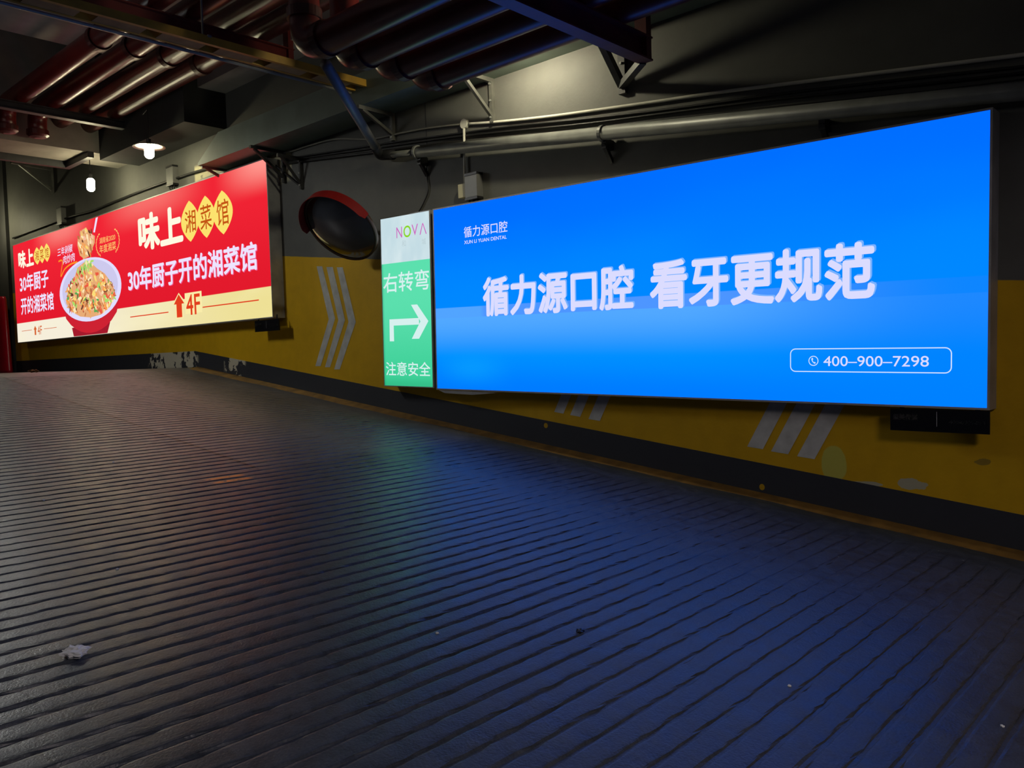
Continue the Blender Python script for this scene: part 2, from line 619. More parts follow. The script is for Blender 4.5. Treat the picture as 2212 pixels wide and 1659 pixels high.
def text_polys(body, weight):
    key = (body, weight)
    if key in FONT_CACHE:
        return FONT_CACHE[key]
    cu = bpy.data.curves.new('t', 'FONT')
    cu.body = body
    cu.size = 1.0
    cu.offset = min(weight, 0.0)
    cu.resolution_u = 4
    cu.fill_mode = 'FRONT'
    o = bpy.data.objects.new('t', cu)
    COL.objects.link(o)
    bpy.context.view_layer.update()
    dg = bpy.context.evaluated_depsgraph_get()
    me = bpy.data.meshes.new_from_object(o.evaluated_get(dg))
    vs = np.array([v.co[:] for v in me.vertices])
    fs = [tuple(p.vertices) for p in me.polygons]
    bpy.data.objects.remove(o, do_unlink=True)
    bpy.data.curves.remove(cu)
    bpy.data.meshes.remove(me)
    vs = vs[:, :2]
    if weight > 0.0:
        # heavier strokes: the same outlines laid over each other, shifted a hair each way
        sh = [(0, 0)] + [(weight * math.cos(math.pi * k / 4), weight * math.sin(math.pi * k / 4)) for k in range(8)]
        n_ = len(vs)
        vs = np.concatenate([vs + np.array(q) for q in sh])
        fs = [tuple(i + n_ * k for i in f) for k in range(len(sh)) for f in fs]
    lo, hi = vs.min(0), vs.max(0)
    vs = (vs - lo) / (hi - lo)
    FONT_CACHE[key] = (vs, fs)
    return vs, fs


def add_text(bm, P, body, u0, u1, v0, v1, d, weight=0.0, shear=0.0, rot=0.0, mi=0):
    vs, fs = text_polys(body, weight)
    out = []
    cu_, cv_ = (u0 + u1) / 2, (v0 + v1) / 2
    for a, b in vs:
        u = u0 + a * (u1 - u0) + shear * (b - 0.5) * (v1 - v0)
        v = v1 - b * (v1 - v0)
        if rot:
            du, dv = u - cu_, v - cv_
            u = cu_ + du * math.cos(rot) + dv * math.sin(rot)
            v = cv_ - du * math.sin(rot) + dv * math.cos(rot)
        out.append(bm.verts.new(P(u, v, d)))
    for f in fs:
        try:
            fc = bm.faces.new([out[i] for i in f])
            fc.material_index = mi
        except ValueError:
            pass


def lettering(name, P, items, d, mat, parent, weight=0.0):
    bm = bmesh.new()
    for it in items:
        kw = dict(weight=weight)
        if len(it) > 5:
            kw.update(it[5])
        add_text(bm, P, it[0], it[1], it[2], it[3], it[4], d, **kw)
    me = bpy.data.meshes.new(name)
    bm.to_mesh(me)
    bm.free()
    return link(name, me, mat, parent)


def poly(bm, P, pts, d, mi=0):
    f = bm.faces.new([bm.verts.new(P(u, v, d)) for u, v in pts])
    f.material_index = mi
    return f


def shape(name, P, polys, d, mat, parent):
    bm = bmesh.new()
    for p in polys:
        poly(bm, P, p, d)
    me = bpy.data.meshes.new(name)
    bm.to_mesh(me)
    bm.free()
    return link(name, me, mat, parent)


def casing(P, w, h, depth, parent, lip=0.012):
    """open-fronted metal box: back, four sides, and a thin lip round the face"""
    bm = bmesh.new()

    def ring(u0, v0, u1, v1, d):
        return [bm.verts.new(P(u, v, d)) for u, v in ((u0, v0), (u1, v0), (u1, v1), (u0, v1))]
    o1 = ring(-lip, -lip, w + lip, h + lip, 0.004)
    o2 = ring(-lip, -lip, w + lip, h + lip, -depth)
    i1 = ring(0, 0, w, h, 0.004)
    i2 = ring(0, 0, w, h, -0.01)
    for k in range(4):
        j = (k + 1) % 4
        bm.faces.new((o1[k], o1[j], o2[j], o2[k]))
        bm.faces.new((o1[k], o1[j], i1[j], i1[k]))
        bm.faces.new((i1[k], i1[j], i2[j], i2[k]))
    bm.faces.new(o2)
    return from_bm('casing', bm, M_FRAME, parent)


def panel(name, P, w, h, mat, parent, v0=0.0, v1=None):
    """face sheet; UV-free: the print uses the generated 0..1 coordinates"""
    v1 = h if v1 is None else v1
    bm = bmesh.new()
    poly(bm, P, [(0, v0), (w, v0), (w, v1), (0, v1)], 0.0)
    uvl = bm.loops.layers.uv.new('face')
    for f in bm.faces:
        for l, (a, b) in zip(f.loops, ((0, 0), (1, 0), (1, 1), (0, 1))):
            l[uvl].uv = (a, b)
    me = bpy.data.meshes.new(name)
    bm.to_mesh(me)
    bm.free()
    return link(name, me, mat, parent)


def print_mat(name, build, strength, gain=(1.0, 1.0, 1.0)):
    """emissive printed sheet; build(h, U, V, vec) returns the colour socket"""
    m = bpy.data.materials.new(name)
    m.use_nodes = True
    nt = m.node_tree
    nt.nodes.clear()
    h = NT(nt)
    out = h.n('ShaderNodeOutputMaterial')
    e = h.n('ShaderNodeEmission')
    uv = h.n('ShaderNodeUVMap', uv_map='face')
    sp = h.n('ShaderNodeSeparateXYZ')
    nt.links.new(uv.outputs[0], sp.inputs[0])
    col = build(h, sp.outputs['X'], sp.outputs['Y'], uv.outputs[0])
    mu = h.n('ShaderNodeVectorMath', operation='MULTIPLY')
    nt.links.new(col, mu.inputs[0])
    mu.inputs[1].default_value = gain
    h.put(e.inputs[0], mu.outputs[0])
    e.inputs[1].default_value = strength
    nt.links.new(e.outputs[0], out.inputs[0])
    return m


# ---- blue dental light box
def blue_print(h, U, V, vec):
    H = 1.585
    v = h.math('MULTIPLY', V, H)
    u = h.math('MULTIPLY', U, 4.382)
    cl = h.noise(vec, 2.2, 2.0)
    top = h.mix(h.smooth(h.math('ADD', v, h.math('MULTIPLY', cl, 0.5)), 0.2, 1.1), lin(0, 108, 255), lin(0, 134, 255))
    # printed plane the letters stand on
    below = h.smooth(v, 0.868, 0.876)
    fade = h.math('SUBTRACT', 1.0, h.smooth(u, 2.6, 4.3))
    light = h.mix(h.smooth(v, 0.96, 1.32), lin(82, 166, 255), lin(0, 142, 255))
    light = h.mix(h.smooth(v, 1.25, 1.585), light, lin(0, 122, 250))
    light = h.mix(h.math('MULTIPLY', h.smooth(u, 2.4, 4.3), 0.85), light, lin(0, 128, 255))
    shade = h.mix(fade, lin(14, 132, 255), lin(78, 148, 240))
    under = h.smooth(v, 0.958, 0.964)
    band = h.mix(h.math('MULTIPLY', h.smooth(u, 0.55, 0.62), 1.0), lin(82, 162, 255), shade)
    low = h.mix(under, band, light)
    c = h.mix(below, top, low)
    spot = h.math('MULTIPLY', h.math('SUBTRACT', 1.0, h.smooth(h.math('ABSOLUTE', h.math('SUBTRACT', u, 0.45)), 0.0, 0.55)),
                  h.box(v, 1.3, 1.5, 0.12))
    return h.mix(h.math('MULTIPLY', spot, 0.6), c, lin(10, 160, 255))


M_BLUE = print_mat('blue backlit print', blue_print, S_BLUE, (1.0, 1.03, 1.45))
G_LAV = glow('lavender white print', (219, 220, 255), S_BLUE)
G_EDGE = glow('pale blue print', (120, 178, 255), S_BLUE)
G_BWHITE = glow('bluish white print', (206, 226, 255), S_BLUE)


def build_blue():
    x0, z0, t = -5.461, 1.3015, math.radians(-1.183)
    W, H = 4.382, 1.585
    P = frame_xf(x0, z0, t)
    th = thing('light_box_sign', 'huge glowing blue light box with white dental slogan and phone number', 'sign', (x0 + W / 2, WY, z0 - H))
    casing(P, W, H, WY - SY - 0.002, th)
    panel('face_panel', P, W, H, M_BLUE, th)
    head = [('循力源口腔', 0.594, 2.114, 0.636, 0.966), ('看牙更规范', 2.252, 3.796, 0.630, 0.970)]
    lettering('headline_edge', P, [(a, b + 0.010, c + 0.010, d - 0.008, e - 0.008) for a, b, c, d, e in head], 0.002, G_EDGE, th, weight=0.030)
    lettering('headline_lettering', P, head, 0.004, G_LAV, th, weight=0.030)
    lettering('logo_lettering', P, [('循力源口腔', 0.381, 0.890, 0.189, 0.282)], 0.003, G_LAV, th, weight=0.008)
    lettering('logo_caption', P, [('XUN LI YUAN DENTAL', 0.382, 0.880, 0.306, 0.336)], 0.003, G_LAV, th, weight=0.012)
    # phone number in its rounded outline
    bm = bmesh.new()
    u0, u1, v0, v1, r, k = 3.282, 4.208, 1.255, 1.401, 0.035, 6

    def rr(e):
        pts = []
        for cx, cy, a0 in ((u1 - r, v0 + r, -90), (u1 - r, v1 - r, 0), (u0 + r, v1 - r, 90), (u0 + r, v0 + r, 180)):
            for j in range(k + 1):
                a = math.radians(a0 + 90 * j / k)
                pts.append((cx + (r - e) * math.cos(a), cy + (r - e) * math.sin(a)))
        return [bm.verts.new(P(a, b, 0.003)) for a, b in pts]
    A, B = rr(0.0), rr(0.006)
    for i in range(len(A)):
        j = (i + 1) % len(A)
        bm.faces.new((A[i], A[j], B[j], B[i]))
    # ring with handset
    def circ(cu_, cv_, rad, n=24):
        return [bm.verts.new(P(cu_ + rad * math.cos(2 * math.pi * i / n), cv_ + rad * math.sin(2 * math.pi * i / n), 0.003)) for i in range(n)]
    A, B = circ(3.431, 1.332, 0.031), circ(3.431, 1.332, 0.026)
    for i in range(24):
        j = (i + 1) % 24
        bm.faces.new((A[i], A[j], B[j], B[i]))
    hs = [(-0.012, -0.016), (-0.005, -0.019), (-0.001, -0.009), (-0.006, -0.006), (-0.002, 0.004), (0.004, 0.009), (0.008, 0.006), (0.015, 0.012), (0.009, 0.018), (0.002, 0.015), (-0.008, 0.005), (-0.013, -0.008)]
    bm.faces.new([bm.verts.new(P(3.431 + a, 1.332 + b, 0.003)) for a, b in hs])
    me = bpy.data.meshes.new('phone_outline')
    bm.to_mesh(me)
    bm.free()
    link('phone_outline', me, G_BWHITE, th)
    lettering('phone_lettering', P, [('400–900–7298', 3.493, 4.090, 1.303, 1.364)], 0.003, G_LAV, th, weight=0.004)
    # loose flap of the sheet under the lower edge
    bm = bmesh.new()
    pts = [(0.02, 1.60), (0.35, 1.602), (0.75, 1.604), (0.45, 1.630), (0.10, 1.625)]
    bm.faces.new([bm.verts.new(P(a, b, 0.006)) for a, b in pts])
    from_bm('loose_sheet_edge', bm, M_FRAME, th)


build_blue()


# ---- red restaurant light box
def red_print(h, U, V, vec):
    v = h.math('MULTIPLY', V, 1.7445)
    u = h.math('MULTIPLY', U, 8.53)
    n = h.noise(vec, 5.0, 2.0)
    c = h.mix(h.smooth(v, 0.2, 1.4), lin(236, 36, 52), lin(222, 26, 44))
    hot = h.math('MULTIPLY', h.math('SUBTRACT', 1.0, h.smooth(v, 0.0, 0.42)),
                 h.math('ADD', h.math('MULTIPLY', h.smooth(u, 7.3, 8.5), 0.75),
                        h.math('ADD', h.math('MULTIPLY', h.box(u, 4.6, 6.6, 0.8), 0.35), h.math('MULTIPLY', h.box(u, 1.6, 3.2, 0.7), 0.5))))
    c = h.mix(hot, c, lin(255, 172, 160))
    cream = h.mix(h.smooth(u, 2.0, 8.5), lin(246, 238, 218), lin(238, 224, 150))
    cream = h.mix(h.math('MULTIPLY', h.smooth(n, 0.45, 0.75), 0.3), cream, lin(255, 248, 205))
    mu = h.n('ShaderNodeVectorMath', operation='MULTIPLY')
    h.put(mu.inputs[0], c)
    mu.inputs[1].default_value = (1.05, 1.0, 1.0)
    return h.mix(h.smooth(v, 1.400, 1.410), mu.outputs[0], cream)


M_RED = print_mat('red backlit print', red_print, S_RED, (1.0, 1.0, 1.0))
G_CREAMW = glow('cream white print', (255, 250, 226), S_RED)
G_WHITE = glow('cool white print', (238, 228, 255), S_RED)
G_GOLD = glow('yellow print', (252, 226, 110), S_RED)
G_BROWN = glow('brown orange print', (196, 84, 20), S_RED)
G_ORED = glow('orange red print', (226, 62, 30), S_RED)
G_LINE = glow('thin orange print', (214, 98, 44), S_RED)
G_SALM = glow('salmon gold print', (255, 190, 110), S_RED)
G_ORNG = glow('orange print', (255, 150, 40), S_RED)
G_BOWLW = glow('bowl white print', (226, 222, 255), S_RED)
G_BOWLI = glow('bowl inside print', (206, 202, 238), S_RED)
G_BOWLR = glow('bowl red print', (206, 34, 50), S_RED)
G_BOWLD = glow('bowl dark red print', (164, 26, 44), S_RED)
FOOD = [glow('food print ' + n, c, S_RED) for n, c in (
    ('tan', (232, 172, 118)), ('brown', (190, 116, 72)), ('dark', (112, 62, 44)), ('orange', (250, 160, 80)), ('red', (236, 92, 66)),
    ('cream', (255, 234, 184)), ('yellow', (252, 220, 120)), ('green', (170, 222, 108)), ('deepgreen', (90, 170, 86)), ('pink', (248, 190, 162)))]


def petal(cu_, cv_, hw, hh, n=14):
    """lens shape, pointed above and below"""
    pts = []
    for i in range(n + 1):
        t = i / n
        pts.append((cu_ + hw * math.sin(math.pi * t) ** 0.85, cv_ - hh + 2 * hh * t))
    for i in range(1, n):
        t = 1 - i / n
        pts.append((cu_ - hw * math.sin(math.pi * t) ** 0.85, cv_ - hh + 2 * hh * t))
    return pts


def blob(cu_, cv_, ru, rv, rot, n, rr):
    pts = []
    for i in range(n):
        a = 2 * math.pi * i / n
        k = rr.uniform(0.75, 1.2)
        x, y = ru * k * math.cos(a), rv * k * math.sin(a)
        pts.append((cu_ + x * math.cos(rot) - y * math.sin(rot), cv_ + x * math.sin(rot) + y * math.cos(rot)))
    return pts


def ellipse(cu_, cv_, ru, rv, rot=0.0, n=48, a0=0.0, a1=360.0):
    pts = []
    full = abs(a1 - a0) >= 359
    for i in range(n if full else n + 1):
        a = math.radians(a0 + (a1 - a0) * i / n)
        x, y = ru * math.cos(a), rv * math.sin(a)
        pts.append((cu_ + x * math.cos(rot) - y * math.sin(rot), cv_ + x * math.sin(rot) + y * math.cos(rot)))
    return pts


def build_red():
    x0, z0, t = -16.695, 2.251, 0.0
    W, H = 8.53, 1.7445
    P = frame_xf(x0, z0, t)
    th = thing('light_box_sign', 'long glowing red and cream light box with a food bowl, by the landing', 'sign', (x0 + W / 2, WY, z0 - H))
    casing(P, W, H, WY - SY - 0.002, th)
    panel('face_panel', P, W, H, M_RED, th)
    # big name
    lettering('name_lettering', P, [('味', 5.215, 5.87, 0.18, 0.68), ('上', 5.87, 6.52, 0.195, 0.675)], 0.004, G_CREAMW, th, weight=0.042)
    shape('name_badge', P, [petal(6.712, 0.447, 0.235, 0.257), petal(7.125, 0.448, 0.225, 0.257), petal(7.537, 0.452, 0.235, 0.260)], 0.003, G_GOLD, th)
    lettering('badge_lettering', P, [('湘', 6.585, 6.870, 0.312, 0.588), ('菜', 6.985, 7.270, 0.300, 0.600), ('馆', 7.395, 7.680, 0.296, 0.604)], 0.005, G_BROWN, th, weight=0.006)
    lettering('slogan_shadow', P, [('30年厨子开的湘菜馆', 4.825, 8.275, 0.878, 1.210)], 0.003, glow('pink print', (240, 90, 140), S_RED), th, weight=0.026)
    lettering('slogan_lettering', P, [('30年厨子开的湘菜馆', 4.806, 8.262, 0.868, 1.200)], 0.005, G_WHITE, th, weight=0.024)
    # floor pointer
    arrow = lambda c, top, bot, hw, sw: [(c, top), (c + hw, top + (bot - top) * 0.42), (c + sw, top + (bot - top) * 0.42), (c + sw, bot), (c - sw, bot), (c - sw, top + (bot - top) * 0.42), (c - hw, top + (bot - top) * 0.42)]
    shape('pointer_halo', P, [arrow(6.318, 1.315, 1.648, 0.185, 0.100), [(6.48, 1.335), (6.925, 1.335), (6.925, 1.60), (6.48, 1.60)]], 0.002, glow('cream print', (250, 236, 170), S_RED), th)
    shape('pointer_arrow', P, [arrow(6.318, 1.335, 1.632, 0.145, 0.075), [(4.82, 1.540), (6.01, 1.540), (6.01, 1.554), (4.82, 1.554)], [(6.94, 1.534), (8.26, 1.534), (8.26, 1.548), (6.94, 1.548)]], 0.004, G_ORED, th)
    lettering('pointer_lettering', P, [('4F', 6.512, 6.880, 1.358, 1.618)], 0.004, G_ORED, th, weight=0.012)
    # small block on the left
    lettering('name_lettering', P, [('味', 0.262, 0.65, 0.138, 0.450), ('上', 0.66, 1.045, 0.145, 0.445)], 0.004, G_CREAMW, th, weight=0.042)
    shape('name_badge', P, [petal(1.215, 0.308, 0.165, 0.148), petal(1.45, 0.305, 0.150, 0.150), petal(1.685, 0.302, 0.155, 0.154)], 0.003, G_GOLD, th)
    lettering('badge_lettering', P, [('湘', 1.12, 1.305, 0.225, 0.390), ('菜', 1.36, 1.540, 0.220, 0.392), ('馆', 1.60, 1.775, 0.215, 0.390)], 0.005, G_BROWN, th, weight=0.004)
    lettering('slogan_lettering', P, [('30年厨子', 0.270, 1.700, 0.560, 0.872), ('开的湘菜馆', 0.276, 1.884, 0.958, 1.265)], 0.005, G_WHITE, th, weight=0.022)
    shape('pointer_arrow', P, [arrow(0.938, 1.485, 1.645, 0.078, 0.038), [(0.246, 1.545), (0.768, 1.545), (0.768, 1.554), (0.246, 1.554)], [(1.363, 1.555), (1.957, 1.555), (1.957, 1.564), (1.363, 1.564)]], 0.004, G_LINE, th)
    lettering('pointer_lettering', P, [('4F', 1.055, 1.265, 1.495, 1.645)], 0.004, G_LINE, th, weight=0.004)
    # hand-written dish name and award
    lettering('brush_lettering', P, [('三年剁椒', 2.17, 2.82, 0.285, 0.415, dict(rot=0.02, shear=0.15)), ('肉炒肉', 2.40, 2.89, 0.425, 0.565, dict(rot=0.02, shear=0.15))], 0.005, G_WHITE, th, weight=0.010)
    bm = bmesh.new()
    sw = smooth_path([(2.19, 0.50, 0), (2.36, 0.515, 0), (2.26, 0.745, 0), (2.44, 0.65, 0), (2.70, 0.595, 0), (2.98, 0.585, 0)], 8)
    L = []
    for i, p in enumerate(sw):
        q = sw[min(i + 1, len(sw) - 1)] - sw[max(i - 1, 0)]
        q.normalize()
        n = Vector((-q.y, q.x, 0)) * 0.013
        L.append((bm.verts.new(P(p.x + n.x, p.y + n.y, 0.004)), bm.verts.new(P(p.x - n.x, p.y - n.y, 0.004))))
    for i in range(len(L) - 1):
        bm.faces.new((L[i][0], L[i + 1][0], L[i + 1][1], L[i][1]))
    me = bpy.data.meshes.new('brush_stroke')
    bm.to_mesh(me)
    bm.free()
    link('brush_stroke', me, G_ORNG, th)
    lettering('award_lettering', P, [('湖南省2020', 3.880, 4.450, 0.322, 0.412), ('年度湘菜', 3.868, 4.460, 0.430, 0.552)], 0.005, G_SALM, th, weight=0.010)
    lv = []
    for side in (-1, 1):
        for i in range(9):
            a = math.radians(-62 + 124 * i / 8)
            cu_ = (3.985 if side < 0 else 4.345) + side * 0.235 * math.cos(a)
            cv_ = 0.42 + 0.175 * math.sin(a)
            lv.append(ellipse(cu_, cv_, 0.030, 0.012, side * (a + 1.2), 10))
    shape('award_laurel', P, lv, 0.004, G_SALM, th)
    # printed bowl of food: body, foot, rim, inside, heap
    shape('bowl_print', P, [[(2.62, 1.60), (4.12, 1.58), (4.00, 1.738), (2.68, 1.740)]], 0.003, G_BOWLD, th)
    shape('bowl_print', P, [[(2.18, 1.02)] + [(2.20 + 2.37 * i / 12, 1.10 + 0.61 * math.sin(math.pi * i / 12) ** 0.42) for i in range(13)] + [(4.57, 1.06)]], 0.004, G_BOWLR, th)
    shape('bowl_rim_print', P, [ellipse(3.375, 1.050, 1.205, 0.482, 0.0)], 0.005, G_BOWLW, th)
    shape('bowl_inside_print', P, [ellipse(3.38, 1.030, 1.085, 0.430, 0.0)], 0.006, G_BOWLI, th)
    rr = random.Random(3)
    bm = bmesh.new()
    heap = [(2.44, 1.20), (2.55, 1.02), (2.80, 0.86), (2.98, 0.68), (3.25, 0.62), (3.55, 0.66), (3.75, 0.76), (4.02, 0.86), (4.25, 1.02), (4.36, 1.20), (4.15, 1.36), (3.80, 1.455), (3.40, 1.475), (3.00, 1.44), (2.65, 1.34)]
    f = poly(bm, P, heap, 0.007, 0)
    for layer in range(420):
        u = rr.uniform(2.5, 4.32)
        vtop = 0.66 + abs(u - 3.32) ** 1.3 * 0.42
        vbot = 1.46 - ((u - 3.42) / 0.95) ** 2 * 0.20
        if vtop > vbot - 0.03:
            continue
        v = rr.uniform(vtop, vbot - 0.02)
        topn = (v - vtop) / (vbot - vtop)
        c = rr.choices(range(10), weights=[9, 5, 2.5, 5, 4, 5, 3, 4 if topn < 0.45 else 1.2, 2.5 if topn < 0.5 else 0.8, 4])[0]
        poly(bm, P, blob(u, v, rr.uniform(0.035, 0.10), rr.uniform(0.014, 0.034), rr.uniform(-1.2, 1.2), 7, rr), 0.0075 + layer * 4e-6, c)
    for _ in range(26):
        poly(bm, P, blob(rr.uniform(3.0, 3.6), rr.uniform(0.62, 0.76), rr.uniform(0.03, 0.08), rr.uniform(0.012, 0.03), rr.uniform(-1.5, 1.5), 7, rr), 0.0095, rr.choice([7, 7, 8, 5]))
    me = bpy.data.meshes.new('food_print')
    bm.to_mesh(me)
    bm.free()
    link('food_print', me, FOOD, th)
    # lifted piece of meat and white chopsticks
    bm = bmesh.new()
    poly(bm, P, [(3.02, 0.33), (3.06, 0.20), (3.12, 0.24), (3.22, 0.12), (3.40, 0.10), (3.52, 0.20), (3.72, 0.27), (3.70, 0.37), (3.58, 0.46), (3.44, 0.55), (3.26, 0.565), (3.10, 0.50)], 0.004, 0)
    for _ in range(60):
        u, v = rr.uniform(3.08, 3.62), rr.uniform(0.14, 0.53)
        poly(bm, P, blob(u, v, rr.uniform(0.03, 0.09), rr.uniform(0.015, 0.035), rr.uniform(0.3, 1.4), 7, rr), 0.0045 + _ * 1e-5, rr.choices(range(10), weights=[6, 5, 3, 3, 0, 6, 2, 0, 0, 2])[0])
    me = bpy.data.meshes.new('meat_print')
    bm.to_mesh(me)
    bm.free()
    link('meat_print', me, FOOD, th)
    shape('chopstick_print', P, [[(3.79, 0.01), (3.87, 0.01), (3.73, 0.22), (3.67, 0.21)]], 0.006, G_WHITE, th)


build_red()


# ---- green direction light box
def green_print(h, U, V, vec):
    c = h.mix(h.smooth(V, 0.45, 1.0), lin(92, 224, 174), lin(62, 208, 152))
    vig = h.math('ADD', h.smooth(V, 0.93, 1.0), h.math('SUBTRACT', 1.0, h.smooth(U, 0.0, 0.05)))
    c = h.mix(h.math('MULTIPLY', vig, 0.35), c, lin(24, 150, 96))
    wht = h.mix(h.smooth(h.noise(vec, 3.0, 3.0), 0.35, 0.7), lin(196, 220, 228), lin(214, 232, 236))
    return h.mix(h.smooth(V, 0.2685, 0.2705), wht, c)


M_GREEN = print_mat('green backlit print', green_print, S_GREEN)
G_GWHITE = glow('greenish white print', (214, 240, 238), S_GREEN)
G_PINK = glow('magenta print', (206, 96, 190), S_GREEN)
G_LIME = glow('lime print', (140, 214, 40), S_GREEN)
G_FAINT = glow('faded print', (184, 204, 210), S_GREEN)


def build_green():
    x0, z0, t = -6.208, 1.320, math.radians(-1.183)
    W, H = 0.688, 1.578
    P = frame_xf(x0, z0, t)
    th = thing('light_box_sign', 'narrow upright green and white light box with a right turn arrow', 'sign', (x0 + W / 2, WY, z0 - H))
    casing(P, W, H, WY - SY - 0.002, th, lip=0.008)
    panel('face_panel', P, W, H, M_GREEN, th)
    lettering('brand_lettering', P, [('N', 0.232, 0.312, 0.100, 0.200)], 0.003, G_PINK, th, weight=-0.004)
    lettering('brand_lettering', P, [('V', 0.448, 0.535, 0.098, 0.198)], 0.003, G_PINK, th, weight=-0.004)
    bm = bmesh.new()
    # A without crossbar
    for q in ([(0.555, 0.200), (0.596, 0.100), (0.606, 0.100), (0.568, 0.200)], [(0.640, 0.200), (0.596, 0.100), (0.606, 0.100), (0.652, 0.200)]):
        poly(bm, P, q, 0.003)
    me = bpy.data.meshes.new('brand_lettering')
    bm.to_mesh(me)
    bm.free()
    link('brand_lettering', me, G_PINK, th)
    lettering('brand_lettering', P, [('O', 0.332, 0.438, 0.098, 0.206)], 0.003, G_LIME, th, weight=0.012)
    lettering('faded_lettering', P, [('和', 0.306, 0.361, 0.228, 0.286)], 0.003, G_FAINT, th)
    lettering('faded_lettering', P, [('城', 0.585, 0.638, 0.236, 0.292)], 0.003, G_FAINT, th)
    lettering('direction_lettering', P, [('右转弯', 0.020, 0.670, 0.512, 0.698)], 0.003, G_GWHITE, th, weight=0.010)
    shape('turn_arrow', P, [[(0.095, 1.157), (0.098, 0.950), (0.520, 0.950), (0.522, 1.010), (0.159, 1.010), (0.159, 1.158)],
                            [(0.414, 0.826), (0.500, 0.826), (0.648, 0.982), (0.516, 1.139), (0.414, 1.139), (0.540, 0.982)]], 0.003, G_GWHITE, th)
    lettering('safety_lettering', P, [('注意安全', 0.028, 0.661, 1.352, 1.482)], 0.003, G_GWHITE, th, weight=0.008)


build_green()


# ------------------------------------------------------------------ name plates under the signs
def plate(label, x0, x1, z0, z1, tilt, full):
    P0 = frame_xf(x0, z0, tilt)
    P = lambda u, v, d=0.0: P0(u, v, d) + Vector((0, 0.0, 0))
    w_, h_ = x1 - x0, z0 - z1
    th = thing('name_plate', label, 'plate', (x0 + w_ / 2, SY, z1), 'small black plates hung under the light boxes')
    bm = bmesh.new()
    vs = [bm.verts.new(P(u, v, d)) for d in (0.0, -0.012) for u, v in ((0, 0), (w_, 0), (w_, h_), (0, h_))]
    for f in ((0, 1, 2, 3), (7, 6, 5, 4), (0, 4, 5, 1), (1, 5, 6, 2), (2, 6, 7, 3), (3, 7, 4, 0)):
        bm.faces.new([vs[i] for i in f])
    from_bm('plate_board', bm, M_PLATE, th)
    lettering('plate_lettering', P, [('玺美传媒', 0.03 * w_, 0.29 * w_, 0.24 * h_, 0.50 * h_)], 0.002, M_PLTXT, th, weight=0.012)
    lettering('plate_lettering', P, [('400-0909-211', 0.61 * w_, 0.955 * w_, 0.45 * h_, 0.60 * h_)], 0.002, M_PLTXT, th, weight=0.012)
    bm = bmesh.new()
    poly(bm, P, [(0.485 * w_, 0.10 * h_), (0.488 * w_, 0.10 * h_), (0.488 * w_, 0.75 * h_), (0.485 * w_, 0.75 * h_)], 0.002)
    me = bpy.data.meshes.new('plate_divider')
    bm.to_mesh(me)
    bm.free()
    link('plate_divider', me, M_PLTXT, th)
    # hanging tabs up to the casing
    for u in (0.12 * w_, 0.88 * w_):
        a = P(u, 0.0, -0.012)
        box('hanging_tab', a.x - 0.012, a.x + 0.012, a.y, a.y + 0.006, a.z - 0.01, a.z + 0.05, M_BLACKST, th)
    return th


plate('black name plate hung under the lower right corner of the blue light box', -1.612, -1.100, -0.385, -0.512, math.radians(-0.6), True)
plate('black name plate hung under the right end of the red light box', -8.553, -8.043, 0.478, 0.350, 0.0, False)


# ------------------------------------------------------------------ overhead pipes
R_P = 0.108
PIPES = [(3.43, 'big red overhead pipe farthest out from the wall, with the most visible drop bend', -11.45, True),
         (3.78, 'big red overhead pipe, second out from the middle of the room, behind the outermost one', -11.45, True),
         (4.14, 'big red overhead pipe, second from the wall in the bank of four', -11.70, False),
         (4.50, 'big red overhead pipe nearest the wall, running in front of the grey duct', -11.70, False)]
for Y, lab, xe, drop in PIPES:
    zl, zu, xb = 2.212, 3.275, -5.02
    th = thing('red_pipe', lab, 'pipe', (xb, Y, zl), 'four big red overhead pipes')
    path = [(5.5, Y, zl), (xb, Y, zl), (xb, Y, zu), (xe, Y, zu)]
    if drop:
        path.append((xe, Y, 2.99))
    tube('pipe_run', round_path(path, 0.20, 8), R_P, M_REDPIPE, th, 28)
    for a, b in (((xb + 0.20, Y, zl), (xb + 0.27, Y, zl)), ((xb, Y, zl + 0.20), (xb, Y, zl + 0.27)), ((-8.6, Y, zu), (-8.52, Y, zu))):
        bm = bmesh.new()
        add_tube(bm, [a, b], R_P + 0.016, 28)
        from_bm('coupling', bm, M_COLLAR, th)
    if drop:
        bm = bmesh.new()
        add_tube(bm, [(xe, Y, 3.02), (xe, Y, 2.96), (xe, Y, 2.935), (xe, Y, 2.92)], [R_P + 0.02, R_P + 0.02, R_P - 0.01, 0.04], 28)
        from_bm('end_cap', bm, M_COLLAR, th)


def channel(name, label, x, y0, y1, zt, h_, wd, hangers, ztop, mat=None):
    mat = mat or M_REDSTEEL
    th = thing(name, label, 'steel beam', (x, (y0 + y1) / 2, zt - h_))
    bm = bmesh.new()
    t = 0.012
    add_box(bm, x - wd / 2, x + wd / 2, y0, y1, zt - h_, zt - h_ + t)           # bottom flange
    add_box(bm, x - wd / 2, x + wd / 2, y0, y1, zt - t, zt)                     # top flange
    add_box(bm, x - t / 2, x + t / 2, y0, y1, zt - h_ + t, zt - t)              # web
    from_bm('channel_web', bm, mat, th)
    for y in hangers:
        bm = bmesh.new()
        add_box(bm, x - 0.045, x + 0.045, y - 0.03, y + 0.03, zt - h_ + t, ztop)
        from_bm('hanger', bm, mat, th)
    return th


